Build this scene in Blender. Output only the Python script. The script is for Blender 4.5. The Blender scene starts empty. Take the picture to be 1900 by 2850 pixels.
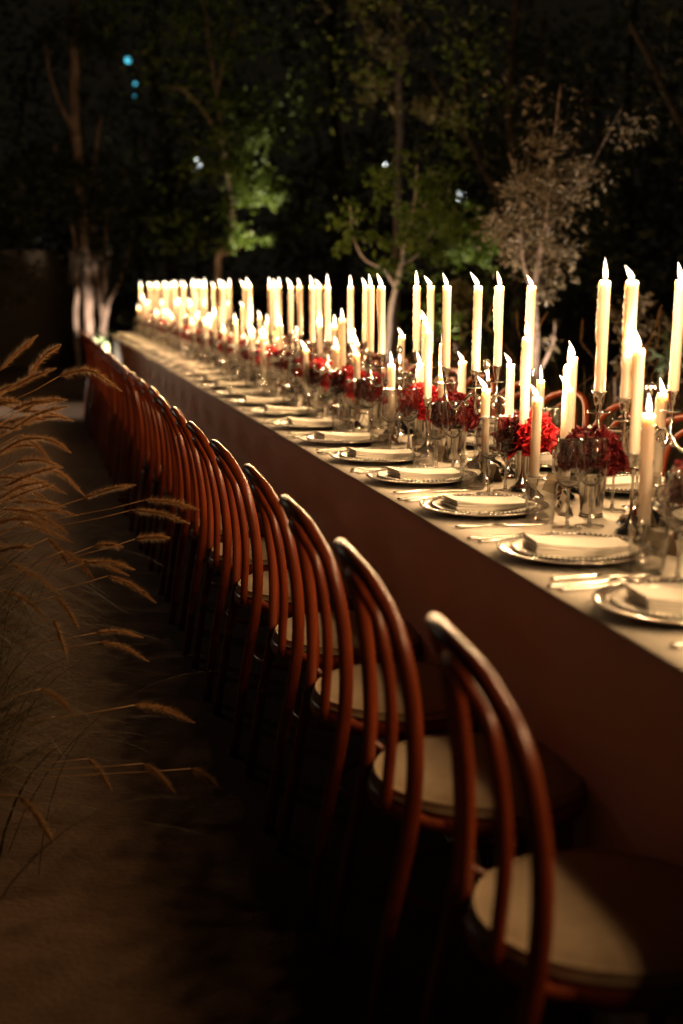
import bpy, math, random
from math import sin, cos, pi, radians
from mathutils import Vector, Matrix, noise

S = bpy.context.scene
COL = S.collection
random.seed(7)
TAU = 2 * pi

# ------------------------------------------------------------------ camera
cd = bpy.data.cameras.new('camera')
cam = bpy.data.objects.new('camera', cd)
COL.objects.link(cam)
S.camera = cam
cam.location = (0.0, 0.0, 1.305)
cam.rotation_euler = (radians(90 - 14.857), 0, radians(-13.3))
cd.sensor_fit = 'VERTICAL'
cd.sensor_height = 36.0
cd.lens = 36.0 * 3600 / 2850
cd.shift_y = 325 / 2850
cd.clip_start = 0.05
cd.clip_end = 400
cd.dof.use_dof = True
cd.dof.focus_distance = 3.75
cd.dof.aperture_fstop = 2.0

# ------------------------------------------------------------------ world, exposure
W = bpy.data.worlds.new('World')
S.world = W
W.use_nodes = True
bg = W.node_tree.nodes['Background']
bg.inputs['Color'].default_value = (1.0, 0.80, 0.50, 1)
bg.inputs['Strength'].default_value = 0.0055
S.view_settings.view_transform = 'Standard'
S.view_settings.look = 'None'
S.view_settings.exposure = 0.0
S.view_settings.gamma = 1.0
S.view_settings.use_curve_mapping = False
S.cycles.use_denoising = True
S.cycles.max_bounces = 14
S.cycles.transmission_bounces = 14
S.cycles.transparent_max_bounces = 24
S.cycles.sample_clamp_indirect = 3.0
S.cycles.caustics_reflective = False
S.cycles.caustics_refractive = False
FLAME_W = 3.6            # watts of each candle's lamp, inside its flame
FLAME_C = (1.0, 0.605, 0.285)
UP = 1.0                 # garden uplights

# ------------------------------------------------------------------ node helpers
def mat(name, base, rough=0.6, metal=0.0, **kw):
    m = bpy.data.materials.new(name)
    m.use_nodes = True
    nt = m.node_tree
    b = nt.nodes['Principled BSDF']
    b.inputs['Base Color'].default_value = (*base, 1)
    b.inputs['Roughness'].default_value = rough
    b.inputs['Metallic'].default_value = metal
    for k, v in kw.get('set', {}).items():
        b.inputs[k].default_value = v
    tc = nt.nodes.new('ShaderNodeTexCoord')
    if 'vary' in kw:      # two-tone noise on the base colour
        c2, sc = kw['vary'][0], kw['vary'][1]
        n = nt.nodes.new('ShaderNodeTexNoise')
        n.inputs['Scale'].default_value = sc
        n.inputs['Detail'].default_value = 6
        n.inputs['Roughness'].default_value = 0.62
        mp = nt.nodes.new('ShaderNodeMapping')
        mp.inputs['Scale'].default_value = kw['vary'][2] if len(kw['vary']) > 2 else (1, 1, 1)
        nt.links.new(tc.outputs['Object'], mp.inputs['Vector'])
        nt.links.new(mp.outputs['Vector'], n.inputs['Vector'])
        r = nt.nodes.new('ShaderNodeValToRGB')
        r.color_ramp.elements[0].position = 0.32
        r.color_ramp.elements[1].position = 0.68
        r.color_ramp.elements[0].color = (*base, 1)
        r.color_ramp.elements[1].color = (*c2, 1)
        nt.links.new(n.outputs['Fac'], r.inputs['Fac'])
        nt.links.new(r.outputs['Color'], b.inputs['Base Color'])
    if 'bump' in kw:
        sc, st, di = kw['bump'][:3]
        n = nt.nodes.new('ShaderNodeTexNoise')
        n.inputs['Scale'].default_value = sc
        n.inputs['Detail'].default_value = 5
        nt.links.new(tc.outputs['Object'], n.inputs['Vector'])
        bp = nt.nodes.new('ShaderNodeBump')
        bp.inputs['Strength'].default_value = st
        bp.inputs['Distance'].default_value = di
        nt.links.new(n.outputs['Fac'], bp.inputs['Height'])
        nt.links.new(bp.outputs['Normal'], b.inputs['Normal'])
    return m

def leaf_mat(name, c1, c2, trans=0.35, rough=0.55):
    m = mat(name, c1, rough)
    nt = m.node_tree
    b = nt.nodes['Principled BSDF']
    g = nt.nodes.new('ShaderNodeNewGeometry')
    r = nt.nodes.new('ShaderNodeValToRGB')
    r.color_ramp.elements[0].color = (*c1, 1)
    r.color_ramp.elements[1].color = (*c2, 1)
    nt.links.new(g.outputs['Random Per Island'], r.inputs['Fac'])
    nt.links.new(r.outputs['Color'], b.inputs['Base Color'])
    t = nt.nodes.new('ShaderNodeBsdfTranslucent')
    nt.links.new(r.outputs['Color'], t.inputs['Color'])
    mx = nt.nodes.new('ShaderNodeMixShader')
    mx.inputs[0].default_value = trans
    nt.links.new(b.outputs[0], mx.inputs[1])
    nt.links.new(t.outputs[0], mx.inputs[2])
    nt.links.new(mx.outputs[0], nt.nodes['Material Output'].inputs['Surface'])
    return m

def glass_mat(name, tint=(0.985, 0.985, 0.97), base=0.10, edge=(0.50, 0.47, 0.42)):
    m = bpy.data.materials.new(name)
    m.use_nodes = True
    nt = m.node_tree
    nt.nodes.remove(nt.nodes['Principled BSDF'])
    tr = nt.nodes.new('ShaderNodeBsdfTransparent')
    tr.inputs['Color'].default_value = (*tint, 1)
    gl = nt.nodes.new('ShaderNodeBsdfGlossy')
    gl.inputs['Roughness'].default_value = 0.045
    # Schlick reflectance of a thin pane, the same from both sides
    fr = nt.nodes.new('ShaderNodeLayerWeight')
    fr.inputs['Blend'].default_value = 0.5
    pw = nt.nodes.new('ShaderNodeMath'); pw.operation = 'POWER'; pw.inputs[1].default_value = 2.4
    ma = nt.nodes.new('ShaderNodeMath'); ma.operation = 'MULTIPLY_ADD'; ma.inputs[1].default_value = 0.88; ma.inputs[2].default_value = base
    # grazing views look through more glass, which darkens the outline
    p2 = nt.nodes.new('ShaderNodeMath'); p2.operation = 'POWER'; p2.inputs[1].default_value = 3.0
    mc = nt.nodes.new('ShaderNodeMixRGB')
    mc.inputs['Color1'].default_value = (*tint, 1); mc.inputs['Color2'].default_value = (*edge, 1)
    nt.links.new(fr.outputs['Facing'], p2.inputs[0]); nt.links.new(p2.outputs[0], mc.inputs['Fac'])
    nt.links.new(mc.outputs[0], tr.inputs['Color'])
    nt.links.new(fr.outputs['Facing'], pw.inputs[0])
    nt.links.new(pw.outputs[0], ma.inputs[0])
    mx = nt.nodes.new('ShaderNodeMixShader')
    nt.links.new(ma.outputs[0], mx.inputs[0])
    nt.links.new(tr.outputs[0], mx.inputs[1])
    nt.links.new(gl.outputs[0], mx.inputs[2])
    nt.links.new(mx.outputs[0], nt.nodes['Material Output'].inputs['Surface'])
    return m

def emit_mat(name, color, strength):
    m = bpy.data.materials.new(name)
    m.use_nodes = True
    nt = m.node_tree
    nt.nodes.remove(nt.nodes['Principled BSDF'])
    e = nt.nodes.new('ShaderNodeEmission')
    e.inputs['Color'].default_value = (*color, 1)
    e.inputs['Strength'].default_value = strength
    nt.links.new(e.outputs[0], nt.nodes['Material Output'].inputs['Surface'])
    return m

def flame_mat():
    """a flame: clear gas that glows"""
    m = emit_mat('candle_flame', (1.0, 0.80, 0.56), 5.0)
    nt = m.node_tree
    e = [n for n in nt.nodes if n.type == 'EMISSION'][0]
    t = nt.nodes.new('ShaderNodeBsdfTransparent')
    a = nt.nodes.new('ShaderNodeAddShader')
    nt.links.new(e.outputs[0], a.inputs[0]); nt.links.new(t.outputs[0], a.inputs[1])
    nt.links.new(a.outputs[0], nt.nodes['Material Output'].inputs['Surface'])
    lw = nt.nodes.new('ShaderNodeLayerWeight'); lw.inputs['Blend'].default_value = 0.5
    rp_ = nt.nodes.new('ShaderNodeValToRGB')
    rp_.color_ramp.elements[0].position = 0.35; rp_.color_ramp.elements[0].color = (1.0, 0.80, 0.55, 1)
    rp_.color_ramp.elements[1].position = 0.95; rp_.color_ramp.elements[1].color = (0.16, 0.045, 0.006, 1)
    nt.links.new(lw.outputs['Facing'], rp_.inputs['Fac'])
    nt.links.new(rp_.outputs['Color'], e.inputs['Color'])
    m.cycles.emission_sampling = 'NONE'
    return m

M = dict(
    wood=mat('mahogany_wood', (0.135, 0.021, 0.005), 0.32, vary=((0.23, 0.040, 0.009), 9, (6, 6, 1)),
             set={'Coat Weight': 0.25, 'Coat Roughness': 0.2}),
    pad=mat('cream_seat_fabric', (0.42, 0.315, 0.195), 0.85, vary=((0.36, 0.265, 0.16), 30), bump=(400, 0.25, 0.002)),
    cloth=mat('sand_linen', (0.80, 0.74, 0.64), 0.9, vary=((0.75, 0.69, 0.59), 3), bump=(700, 0.3, 0.002)),
    silver=mat('silver_plate', (0.86, 0.82, 0.77), 0.13, 1.0, vary=((0.74, 0.69, 0.62), 14)),
    steel=mat('cutlery_silver', (0.84, 0.80, 0.75), 0.16, 1.0),
    china=mat('cream_china', (0.74, 0.70, 0.62), 0.18),
    napkin=mat('ivory_napkin_linen', (0.80, 0.76, 0.68), 0.9, bump=(500, 0.3, 0.002)),
    card=mat('kraft_card', (0.42, 0.33, 0.23), 0.8),
    ink=mat('dark_ink', (0.03, 0.025, 0.02), 0.7),
    wax=mat('ivory_wax', (0.50, 0.45, 0.38), 0.42,
            set={'Subsurface Weight': 0.75, 'Subsurface Scale': 0.05, 'Subsurface Radius': (1.0, 0.72, 0.5)}),
    wick=mat('charred_wick', (0.02, 0.015, 0.01), 0.9),
    rose=mat('bright_red_petal', (0.42, 0.004, 0.009), 0.55, vary=((0.28, 0.003, 0.007), 20)),
    carn=mat('crimson_petal', (0.20, 0.002, 0.007), 0.65, vary=((0.11, 0.0015, 0.004), 25)),
    stem=mat('dark_green_stem', (0.03, 0.06, 0.02), 0.6),
    path=mat('sandy_paving', (0.105, 0.053, 0.023), 0.9, vary=((0.062, 0.031, 0.013), 2.2), bump=(60, 0.5, 0.01)),
    soil=mat('garden_soil', (0.045, 0.034, 0.022), 0.95, vary=((0.07, 0.05, 0.03), 3), bump=(20, 0.8, 0.03)),
    bed=mat('red_soil', (0.14, 0.07, 0.04), 0.95, vary=((0.09, 0.05, 0.03), 8), bump=(25, 0.9, 0.03)),
    plaster=mat('taupe_plaster', (0.085, 0.06, 0.04), 0.9, vary=((0.06, 0.043, 0.028), 1.5), bump=(30, 0.3, 0.01)),
    bark=mat('pale_bark', (0.34, 0.24, 0.19), 0.85, vary=((0.10, 0.07, 0.055), 9, (1, 1, 0.45)), bump=(25, 0.9, 0.03)),
    whitebark=mat('white_bark', (0.50, 0.42, 0.37), 0.8, vary=((0.30, 0.24, 0.20), 9, (1, 1, 0.4)), bump=(25, 0.7, 0.02)),
    black=mat('black_metal', (0.02, 0.02, 0.02), 0.5, 0.3),
    leaf_dark=leaf_mat('dark_leaf', (0.018, 0.027, 0.009), (0.045, 0.055, 0.017)),
    leaf_green=leaf_mat('fresh_leaf', (0.05, 0.10, 0.012), (0.11, 0.16, 0.02), 0.5),
    leaf_olive=leaf_mat('olive_leaf', (0.06, 0.046, 0.024), (0.22, 0.165, 0.095), 0.25),
    leaf_yellow=leaf_mat('yellowish_leaf', (0.05, 0.048, 0.013), (0.13, 0.105, 0.03), 0.4),
    leaf_grey=leaf_mat('waxy_leaf', (0.10, 0.16, 0.09), (0.20, 0.26, 0.15), 0.2, 0.35),
    blade=leaf_mat('grass_blade', (0.022, 0.020, 0.007), (0.13, 0.095, 0.035), 0.3),
    plume=leaf_mat('tan_seed_bristle', (0.46, 0.27, 0.12), (0.66, 0.42, 0.20), 0.5),
    flame=flame_mat(),
    glass=glass_mat('thin_clear_glass'),
    glass_edge=glass_mat('thick_glass_lip', base=0.50),
    solid_glass=mat('solid_clear_glass', (1.0, 1.0, 1.0), 0.0, set={'Transmission Weight': 1.0, 'IOR': 1.48}),
    darkbark=mat('dark_bark', (0.035, 0.026, 0.02), 0.9, vary=((0.055, 0.04, 0.03), 8), bump=(25, 0.8, 0.03)),
    lamp_white=emit_mat('lamp_globe_white', (0.92, 1.0, 0.95), 9.0),
    lamp_cyan=emit_mat('lamp_globe_cyan', (0.10, 0.62, 0.80), 2.2),
    lens=emit_mat('spotlight_lens', (1.0, 0.86, 0.68), 6.0),
)

# ------------------------------------------------------------------ mesh helpers
class MB:
    def __init__(s):
        s.v, s.f, s.sm = [], [], True
    def add(s, v, f):
        o = len(s.v)
        s.v.extend([tuple(p) for p in v])
        s.f.extend([tuple(i + o for i in q) for q in f])
        return s
    def tube(s, path, rad, n=10, cap=True, closed=False):
        P = [Vector(p) for p in path]
        k = len(P)
        R = rad if isinstance(rad, (list, tuple)) else [rad] * k
        v, f = [], []
        up = None
        for i in range(k):
            a = P[(i - 1) % k] if (closed or i > 0) else P[i]
            b = P[(i + 1) % k] if (closed or i < k - 1) else P[i]
            t = (b - a).normalized()
            if up is None:
                up = Vector((0, 0, 1)) if abs(t.z) < 0.9 else Vector((1, 0, 0))
            x = (up - t * up.dot(t))
            if x.length < 1e-6:
                x = t.orthogonal()
            x.normalize()
            y = t.cross(x)
            up = x
            for j in range(n):
                an = TAU * j / n
                v.append(P[i] + (x * cos(an) + y * sin(an)) * R[i])
        for i in range(k if closed else k - 1):
            for j in range(n):
                a = i * n + j; b = i * n + (j + 1) % n
                c = ((i + 1) % k) * n + (j + 1) % n; d = ((i + 1) % k) * n + j
                f.append((a, b, c, d))
        if cap and not closed:
            f.append(tuple(range(n - 1, -1, -1)))
            f.append(tuple((k - 1) * n + j for j in range(n)))
        return s.add(v, f)
    def lathe(s, prof, n=24, at=(0, 0, 0), capb=False, capt=False):
        v, f = [], []
        k = len(prof)
        for r, z in prof:
            for j in range(n):
                an = TAU * j / n
                v.append((at[0] + r * cos(an), at[1] + r * sin(an), at[2] + z))
        for i in range(k - 1):
            for j in range(n):
                f.append((i * n + j, i * n + (j + 1) % n, (i + 1) * n + (j + 1) % n, (i + 1) * n + j))
        if capb: f.append(tuple(range(n - 1, -1, -1)))
        if capt: f.append(tuple((k - 1) * n + j for j in range(n)))
        return s.add(v, f)
    def box(s, x0, x1, y0, y1, z0, z1):
        v = [(x, y, z) for z in (z0, z1) for y in (y0, y1) for x in (x0, x1)]
        return s.add(v, [(0, 2, 3, 1), (4, 5, 7, 6), (0, 1, 5, 4), (2, 6, 7, 3), (0, 4, 6, 2), (1, 3, 7, 5)])
    def ball(s, c, r, n=8, m=5, sz=1.0):
        prof = [(max(1e-4, r * sin(pi * i / m)), -r * sz * cos(pi * i / m)) for i in range(m + 1)]
        return s.lathe(prof, n, c)
    def mesh(s, name, m, smooth=True):
        me = bpy.data.meshes.new(name)
        me.from_pydata(s.v, [], s.f)
        if smooth:
            me.polygons.foreach_set('use_smooth', [True] * len(me.polygons))
        me.materials.append(m)
        me.update()
        return me

def spline(pts, per=6):
    P = [Vector(p) for p in pts]
    P = [P[0] * 2 - P[1]] + P + [P[-1] * 2 - P[-2]]
    out = []
    for i in range(1, len(P) - 2):
        for k in range(per):
            t = k / per
            a, b, c, d = P[i - 1], P[i], P[i + 1], P[i + 2]
            out.append(0.5 * ((2 * b) + (c - a) * t + (2 * a - 5 * b + 4 * c - d) * t * t + (3 * b - 3 * c + d - a) * t ** 3))
    out.append(P[-2])
    return out

def ob(name, me, parent=None, loc=(0, 0, 0), rot=(0, 0, 0), sc=(1, 1, 1)):
    o = bpy.data.objects.new(name, me)
    COL.objects.link(o)
    o.location = loc; o.rotation_euler = rot; o.scale = sc
    if parent: o.parent = parent
    return o
def tag(o, label, cat, group=None, kind=None):
    o['label'] = label
    if cat: o['category'] = cat
    if group: o['group'] = group
    if kind: o['kind'] = kind
    return o
def thing(name, label, cat, loc=(0, 0, 0), rz=0.0, group=None):
    o = ob(name, None, None, loc, (0, 0, rz))
    o.empty_display_size = 0.05
    return tag(o, label, cat, group)
def struct(name, me, loc=(0, 0, 0)):
    o = ob(name, me, None, loc)
    o['kind'] = 'structure'
    return o
KIDS = {}
def dup(o, loc, rot=None, label=None, group=None, parent=None):
    c = o.copy(); COL.objects.link(c)
    if parent is None:
        c.location = loc
        if rot is not None: c.rotation_euler = rot
    else:
        c.parent = parent
    if label: c['label'] = label
    if group: c['group'] = group
    for ch in KIDS_of(o):
        dup(ch, None, parent=c)
    return c
def KIDS_of(o):
    if o.name not in KIDS:
        KIDS[o.name] = list(o.children)
    return KIDS[o.name]
ORD = ('first second third fourth fifth sixth seventh eighth ninth tenth eleventh twelfth thirteenth fourteenth fifteenth sixteenth '
       'seventeenth eighteenth nineteenth twentieth').split()
def nth(i):
    if i < 20: return ORD[i]
    if i == 29: return 'thirtieth'
    if i == 39: return 'fortieth'
    return ('twenty-' if i < 29 else 'thirty-' if i < 39 else 'forty-') + ORD[(i + 1) % 10 - 1]

# ================================================================== SETTING
def plane(x0, x1, y0, y1, z):
    return [(x0, y0, z), (x1, y0, z), (x1, y1, z), (x0, y1, z)], [(0, 1, 2, 3)]
struct('ground', MB().add(*plane(-150, 150, -60, 240, 0)).mesh('ground', M['soil'], False), (0, 0, -0.008))
struct('path', MB().add(*plane(-5, 2.7, -4, 19.0, 0)).mesh('path', M['path'], False), (0, 0, 0))
bm = MB()
nx, ny = 40, 8
v = [(-8 + 9.5 * i / nx, 19.0 + 2.95 * j / ny, 0.06 * noise.noise((i * 0.7, j * 0.9, 3)) + (0.05 if 0 < j < ny else -0.03)) for j in range(ny + 1) for i in range(nx + 1)]
f = [(j * (nx + 1) + i, j * (nx + 1) + i + 1, (j + 1) * (nx + 1) + i + 1, (j + 1) * (nx + 1) + i) for j in range(ny) for i in range(nx)]
struct('planting_bed', bm.add(v, f).mesh('planting_bed', M['bed']))
wl = thing('garden_wall', 'low taupe plastered garden wall closing off the far end of the path', 'wall', (0, 22.1, 0))
ob('wall_face', MB().box(-9, 1.35, -0.14, 0.14, 0, 1.78).mesh('wall_face', M['plaster'], False), wl)
ob('coping', MB().box(-9.03, 1.38, -0.18, 0.18, 1.783, 1.84).mesh('coping', M['plaster'], False), wl)

# ================================================================== LONG TABLE
TX0, TX1, TZ = 0.915, 1.76, 0.755
def tablecloth(y0, y1, dx, dz, seed):
    """top and four hanging sides to the floor, soft waves in the hanging linen"""
    x0, x1 = TX0 + dx, TX1 - dx
    ny = int((y1 - y0) / 0.09); nxx = 10
    hang = [0.0, 0.004, 0.012, 0.03, 0.10, 0.22, 0.36, 0.50, 0.62, 0.752]
    ring = []
    for i in range(ny + 1): ring.append((x0, y0 + (y1 - y0) * i / ny, -1, 0))
    for i in range(1, nxx + 1): ring.append((x0 + (x1 - x0) * i / nxx, y1, 0, 1))
    for i in range(1, ny + 1): ring.append((x1, y1 - (y1 - y0) * i / ny, 1, 0))
    for i in range(1, nxx): ring.append((x1 - (x1 - x0) * i / nxx, y0, 0, -1))
    n = len(ring)
    v, f = [], []
    for h in hang:
        for (x, y, ax, ay) in ring:
            w = min(1, h / 0.5)
            d = 0.006 * min(1, h / 0.012) - w * (0.010 + 0.012 * noise.noise(((x + y) * 5.5, seed, h * 0.8)) + 0.006 * noise.noise(((x + y) * 14, seed + 3, h * 0.5))) + 0.009 * noise.noise((y * 0.9 + x, seed, 0)) + 0.003 * noise.noise((y * 4 + x, seed, 2))
            zz = TZ + dz - h + (0.003 * noise.noise((y * 0.9, seed + 5, x)) if h < 0.05 else 0)
            v.append((x + ax * d, y + ay * d, zz))
    for k in range(len(hang) - 1):
        for i in range(n):
            f.append((k * n + i, k * n + (i + 1) % n, (k + 1) * n + (i + 1) % n, (k + 1) * n + i))
    o = len(v)
    # top sheet
    idx = lambda i, j: (i if j == 0 else None)
    top = {}
    for j in range(nxx + 1):
        for i in range(ny + 1):
            if j == 0: top[i, j] = i
            elif i == ny: top[i, j] = ny + j
            elif j == nxx: top[i, j] = ny + nxx + (ny - i)
            elif i == 0: top[i, j] = n - j
            else:
                x = x0 + (x1 - x0) * j / nxx; y = y0 + (y1 - y0) * i / ny
                top[i, j] = len(v)
                v.append((x, y, TZ + dz + 0.0007 * noise.noise((x * 7, y * 4, seed))))
    for j in range(nxx):
        for i in range(ny):
            f.append((top[i, j], top[i, j + 1], top[i + 1, j + 1], top[i + 1, j]))
    return MB().add(v, f).mesh('tablecloth', M['cloth'])
tag(ob('tablecloth', tablecloth(-0.6, 8.96, 0.0, 0.0, 2.0)), 'long sand-coloured tablecloth hanging to the floor on the near part of the table', 'tablecloth', 'tablecloths on the long table')
tag(ob('tablecloth', tablecloth(8.94, 15.9, 0.012, -0.006, 9.0)), 'sand-coloured tablecloth on the far end of the table, grey lit at its corner', 'tablecloth', 'tablecloths on the long table')

# ================================================================== CHAIRS
def make_chair():
    t = thing('bentwood_chair', 'x', 'chair')
    half = [(-0.240, 0.192, 0.0), (-0.205, 0.182, 0.22), (-0.165, 0.184, 0.44), (-0.165, 0.199, 0.61), (-0.188, 0.189, 0.755), (-0.221, 0.137, 0.834), (-0.242, 0.066, 0.862)]
    path = half + [(-0.248, 0, 0.868)] + [(x, -y, z) for x, y, z in reversed(half)]
    p = spline(path, 7)
    rr = [0.0132 + 0.002 * (1 - abs(q.z - 0.5) / 0.5) for q in p]
    ob('back_bow', MB().tube(p, rr, 12).mesh('back_bow', M['wood']), t)
    h2 = [(-0.186, 0.080, 0.420), (-0.181, 0.094, 0.60), (-0.201, 0.089, 0.750), (-0.225, 0.052, 0.808)]
    p = spline(h2 + [(-0.234, 0, 0.826)] + [(x, -y, z) for x, y, z in reversed(h2)], 7)
    ob('inner_bow', MB().tube(p, 0.0112, 10).mesh('inner_bow', M['wood']), t)
    prof = [(0.150, 0.400), (0.190, 0.400), (0.199, 0.406), (0.201, 0.419), (0.198, 0.432), (0.190, 0.437), (0.150, 0.437)]
    ob('seat_frame', MB().lathe(prof, 40, (0, 0, 0)).mesh('seat_frame', M['wood']), t)
    prof = [(0.002, 0.466), (0.06, 0.4655), (0.12, 0.464), (0.160, 0.461), (0.172, 0.456), (0.177, 0.4545), (0.184, 0.455), (0.190, 0.449), (0.191, 0.4385), (0.15, 0.4375)]
    pad = ob('seat_cushion', MB().lathe(prof, 40).mesh('seat_cushion', M['pad']), t)
    pp = MB()
    for rad, z in ((0.1865, 0.4545), (0.1920, 0.4415)):
        pp.tube([(rad * cos(TAU * i / 40), rad * sin(TAU * i / 40), z) for i in range(40)], 0.0034, 6, closed=True)
    ob('piping', pp.mesh('piping', M['pad']), pad)
    for s_ in (-1, 1):
        p = spline([(0.125, 0.115 * s_, 0.408), (0.140, 0.128 * s_, 0.25), (0.175, 0.150 * s_, 0.0)], 6)
        ob('front_leg', MB().tube(p, [0.017 - 0.005 * i / (len(p) - 1) for i in range(len(p))], 10).mesh('front_leg', M['wood']), t)
        p = spline([(-0.165, 0.184 * s_, 0.455), (-0.135, 0.174 * s_, 0.432), (-0.105, 0.162 * s_, 0.422)], 5)
        ob('hip_brace', MB().tube(p, 0.0095, 8).mesh('hip_brace', M['wood']), t)
    ob('leg_ring', MB().tube([(0.01 + 0.150 * cos(TAU * i / 36), 0.150 * sin(TAU * i / 36), 0.235) for i in range(36)], 0.0095, 8, closed=True).mesh('leg_ring', M['wood']), t)
    return t
CH = make_chair()
ys = [1.568, 2.125, 2.636, 3.139, 3.692, 4.221, 4.746, 5.232, 5.745, 6.261]
while len(ys) < 24: ys.append(ys[-1] + 0.5275 + random.uniform(-0.02, 0.02))
for i, y in enumerate(ys):
    lab = 'red-brown bentwood chair with cream seat, ' + (nth(i) + ' from the camera in the near row' if i else 'closest to the camera')
    lx = (0.750 if i < 3 else 0.747 + random.uniform(-0.008, 0.008), y - 0.028, 0)
    rz = radians(-2.5) + random.uniform(-0.035, 0.035)
    if i == 0:
        CH.location = lx; CH.rotation_euler.z = rz; CH['label'] = lab; CH['group'] = 'bentwood chairs along the near side of the table'
    else:
        dup(CH, lx, (0, 0, rz), lab, 'bentwood chairs along the near side of the table')
for i in range(22):
    y = 2.98 + 0.53 * i + random.uniform(-0.03, 0.03)
    dup(CH, (1.975 + random.uniform(-0.015, 0.015), y, 0), (0, 0, pi + radians(8) + random.uniform(-0.08, 0.08)),
        'bentwood chair across the table, %s from the right in the far row' % nth(i), 'bentwood chairs along the far side of the table')

# ================================================================== CANDLES
def flame_mesh(k, lean, length, wid):
    rnd = random.Random(k)
    path, rad = [], []
    n = 10
    a = radians(170 + rnd.uniform(-22, 22))          # the draught pushes every flame towards -X
    for i in range(n + 1):
        t = i / n
        off = lean * length * (t ** 1.08)
        path.append((cos(a) * off, sin(a) * off, t * length * cos(0.4 * lean)))
        rad.append(max(0.0003, wid * (sin(pi * t ** 0.62) ** 0.85) * (1 - 0.25 * t) + (0.0012 if t < 0.15 else 0)))
    return MB().tube(path, rad, 14).mesh('flame', M['flame'])
FL = [flame_mesh(k, l, h, w) for k, (l, h, w) in enumerate(((0.42, 0.040, 0.0068), (0.60, 0.033, 0.0070), (0.30, 0.043, 0.0066), (0.74, 0.035, 0.0068), (0.08, 0.047, 0.0066)))]
def candle_mesh(k, length, r=0.0130):
    rnd = random.Random(100 + k)
    n, m = 20, 46
    drips = [(radians(rnd.uniform(125, 215)), rnd.uniform(0.3, 0.95), rnd.uniform(0.0026, 0.0075), rnd.uniform(0.22, 0.42)) for _ in range(rnd.choice((1, 2, 3, 3)))]
    if k % 4 == 0: drips = drips[:1]
    v, f = [], []
    for i in range(m + 1):
        t = i / m
        z = length * t
        for j in range(n):
            a = TAU * j / n
            rr = r * (1.0 - 0.07 * t) + 0.0002 * noise.noise((cos(a) * 2 + k, sin(a) * 2, z * 60))
            for (da, dl, am, wd) in drips:
                d = abs((a - da + pi) % TAU - pi)
                low = 1 - dl
                if d < wd * 1.6 and t > low:
                    e = math.exp(-(d / wd) ** 2 * 2)
                    lump = 0.65 + 0.55 * noise.noise((z * 120, da * 9, k)) + 0.25 * noise.noise((z * 330, da * 5, k))
                    edge = min(1, (t - low) / 0.05) * min(1, (1.0 - t) / 0.04 + 0.25)
                    rr += am * e * max(0.15, lump) * edge
            v.append((rr * cos(a), rr * sin(a), z + (0.0022 * cos(a - 3.6) if i == m else 0)))
    for i in range(m):
        for j in range(n):
            f.append((i * n + j, i * n + (j + 1) % n, (i + 1) * n + (j + 1) % n, (i + 1) * n + j))
    o = len(v)
    for q, (rs, dz) in enumerate(((0.80, 0.0008), (0.55, -0.0022), (0.2, -0.003))):
        for j in range(n):
            a = TAU * j / n
            v.append((r * 0.9 * rs * cos(a), r * 0.9 * rs * sin(a), length + dz))
        a0 = m * n if q == 0 else o + (q - 1) * n
        for j in range(n):
            f.append((a0 + j, a0 + (j + 1) % n, o + q * n + (j + 1) % n, o + q * n + j))
    f.append(tuple(o + 2 * n + j for j in range(n)))
    f.append(tuple(range(n - 1, -1, -1)))
    return MB().add(v, f).mesh('taper_candle', M['wax'])
CANDLES = {}
WICK = MB().tube([(0, 0, -0.004), (-0.0006, 0, 0.004), (-0.0022, -0.0006, 0.0095)], 0.0008, 5).mesh('wick', M['wick'])
ncand = [0]
FLAME_LAMP = bpy.data.lights.new('flame_lamp', 'POINT')
FLAME_LAMP.energy = FLAME_W; FLAME_LAMP.color = FLAME_C; FLAME_LAMP.shadow_soft_size = 0.007
def candle(loc, length, label, group):
    k = ncand[0]; ncand[0] += 1
    key = (k % 9, round(length / 0.012))
    if key not in CANDLES:
        CANDLES[key] = candle_mesh(key[0] + 10 * key[1], key[1] * 0.012)
    L = key[1] * 0.012
    o = ob('taper_candle', CANDLES[key], None, loc, (random.uniform(-0.012, 0.012), random.uniform(-0.012, 0.012), random.uniform(-0.2, 0.2)))
    tag(o, label, 'candle', group)
    ob('wick', WICK, o, (0, 0, L - 0.003))
    s_ = random.uniform(0.88, 1.12)
    ob('flame', FL[k * 3 % 5 if k % 7 else 4], o, (-0.0005, 0, L + 0.0035), (0, 0, random.uniform(-0.35, 0.35)), (s_, s_, s_ * random.uniform(0.9, 1.1)))
    fl = bpy.data.objects.new('flame_lamp', FLAME_LAMP); COL.objects.link(fl)
    fl.parent = o; fl.location = (-0.003, 0, L + 0.017)
    return o

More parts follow.
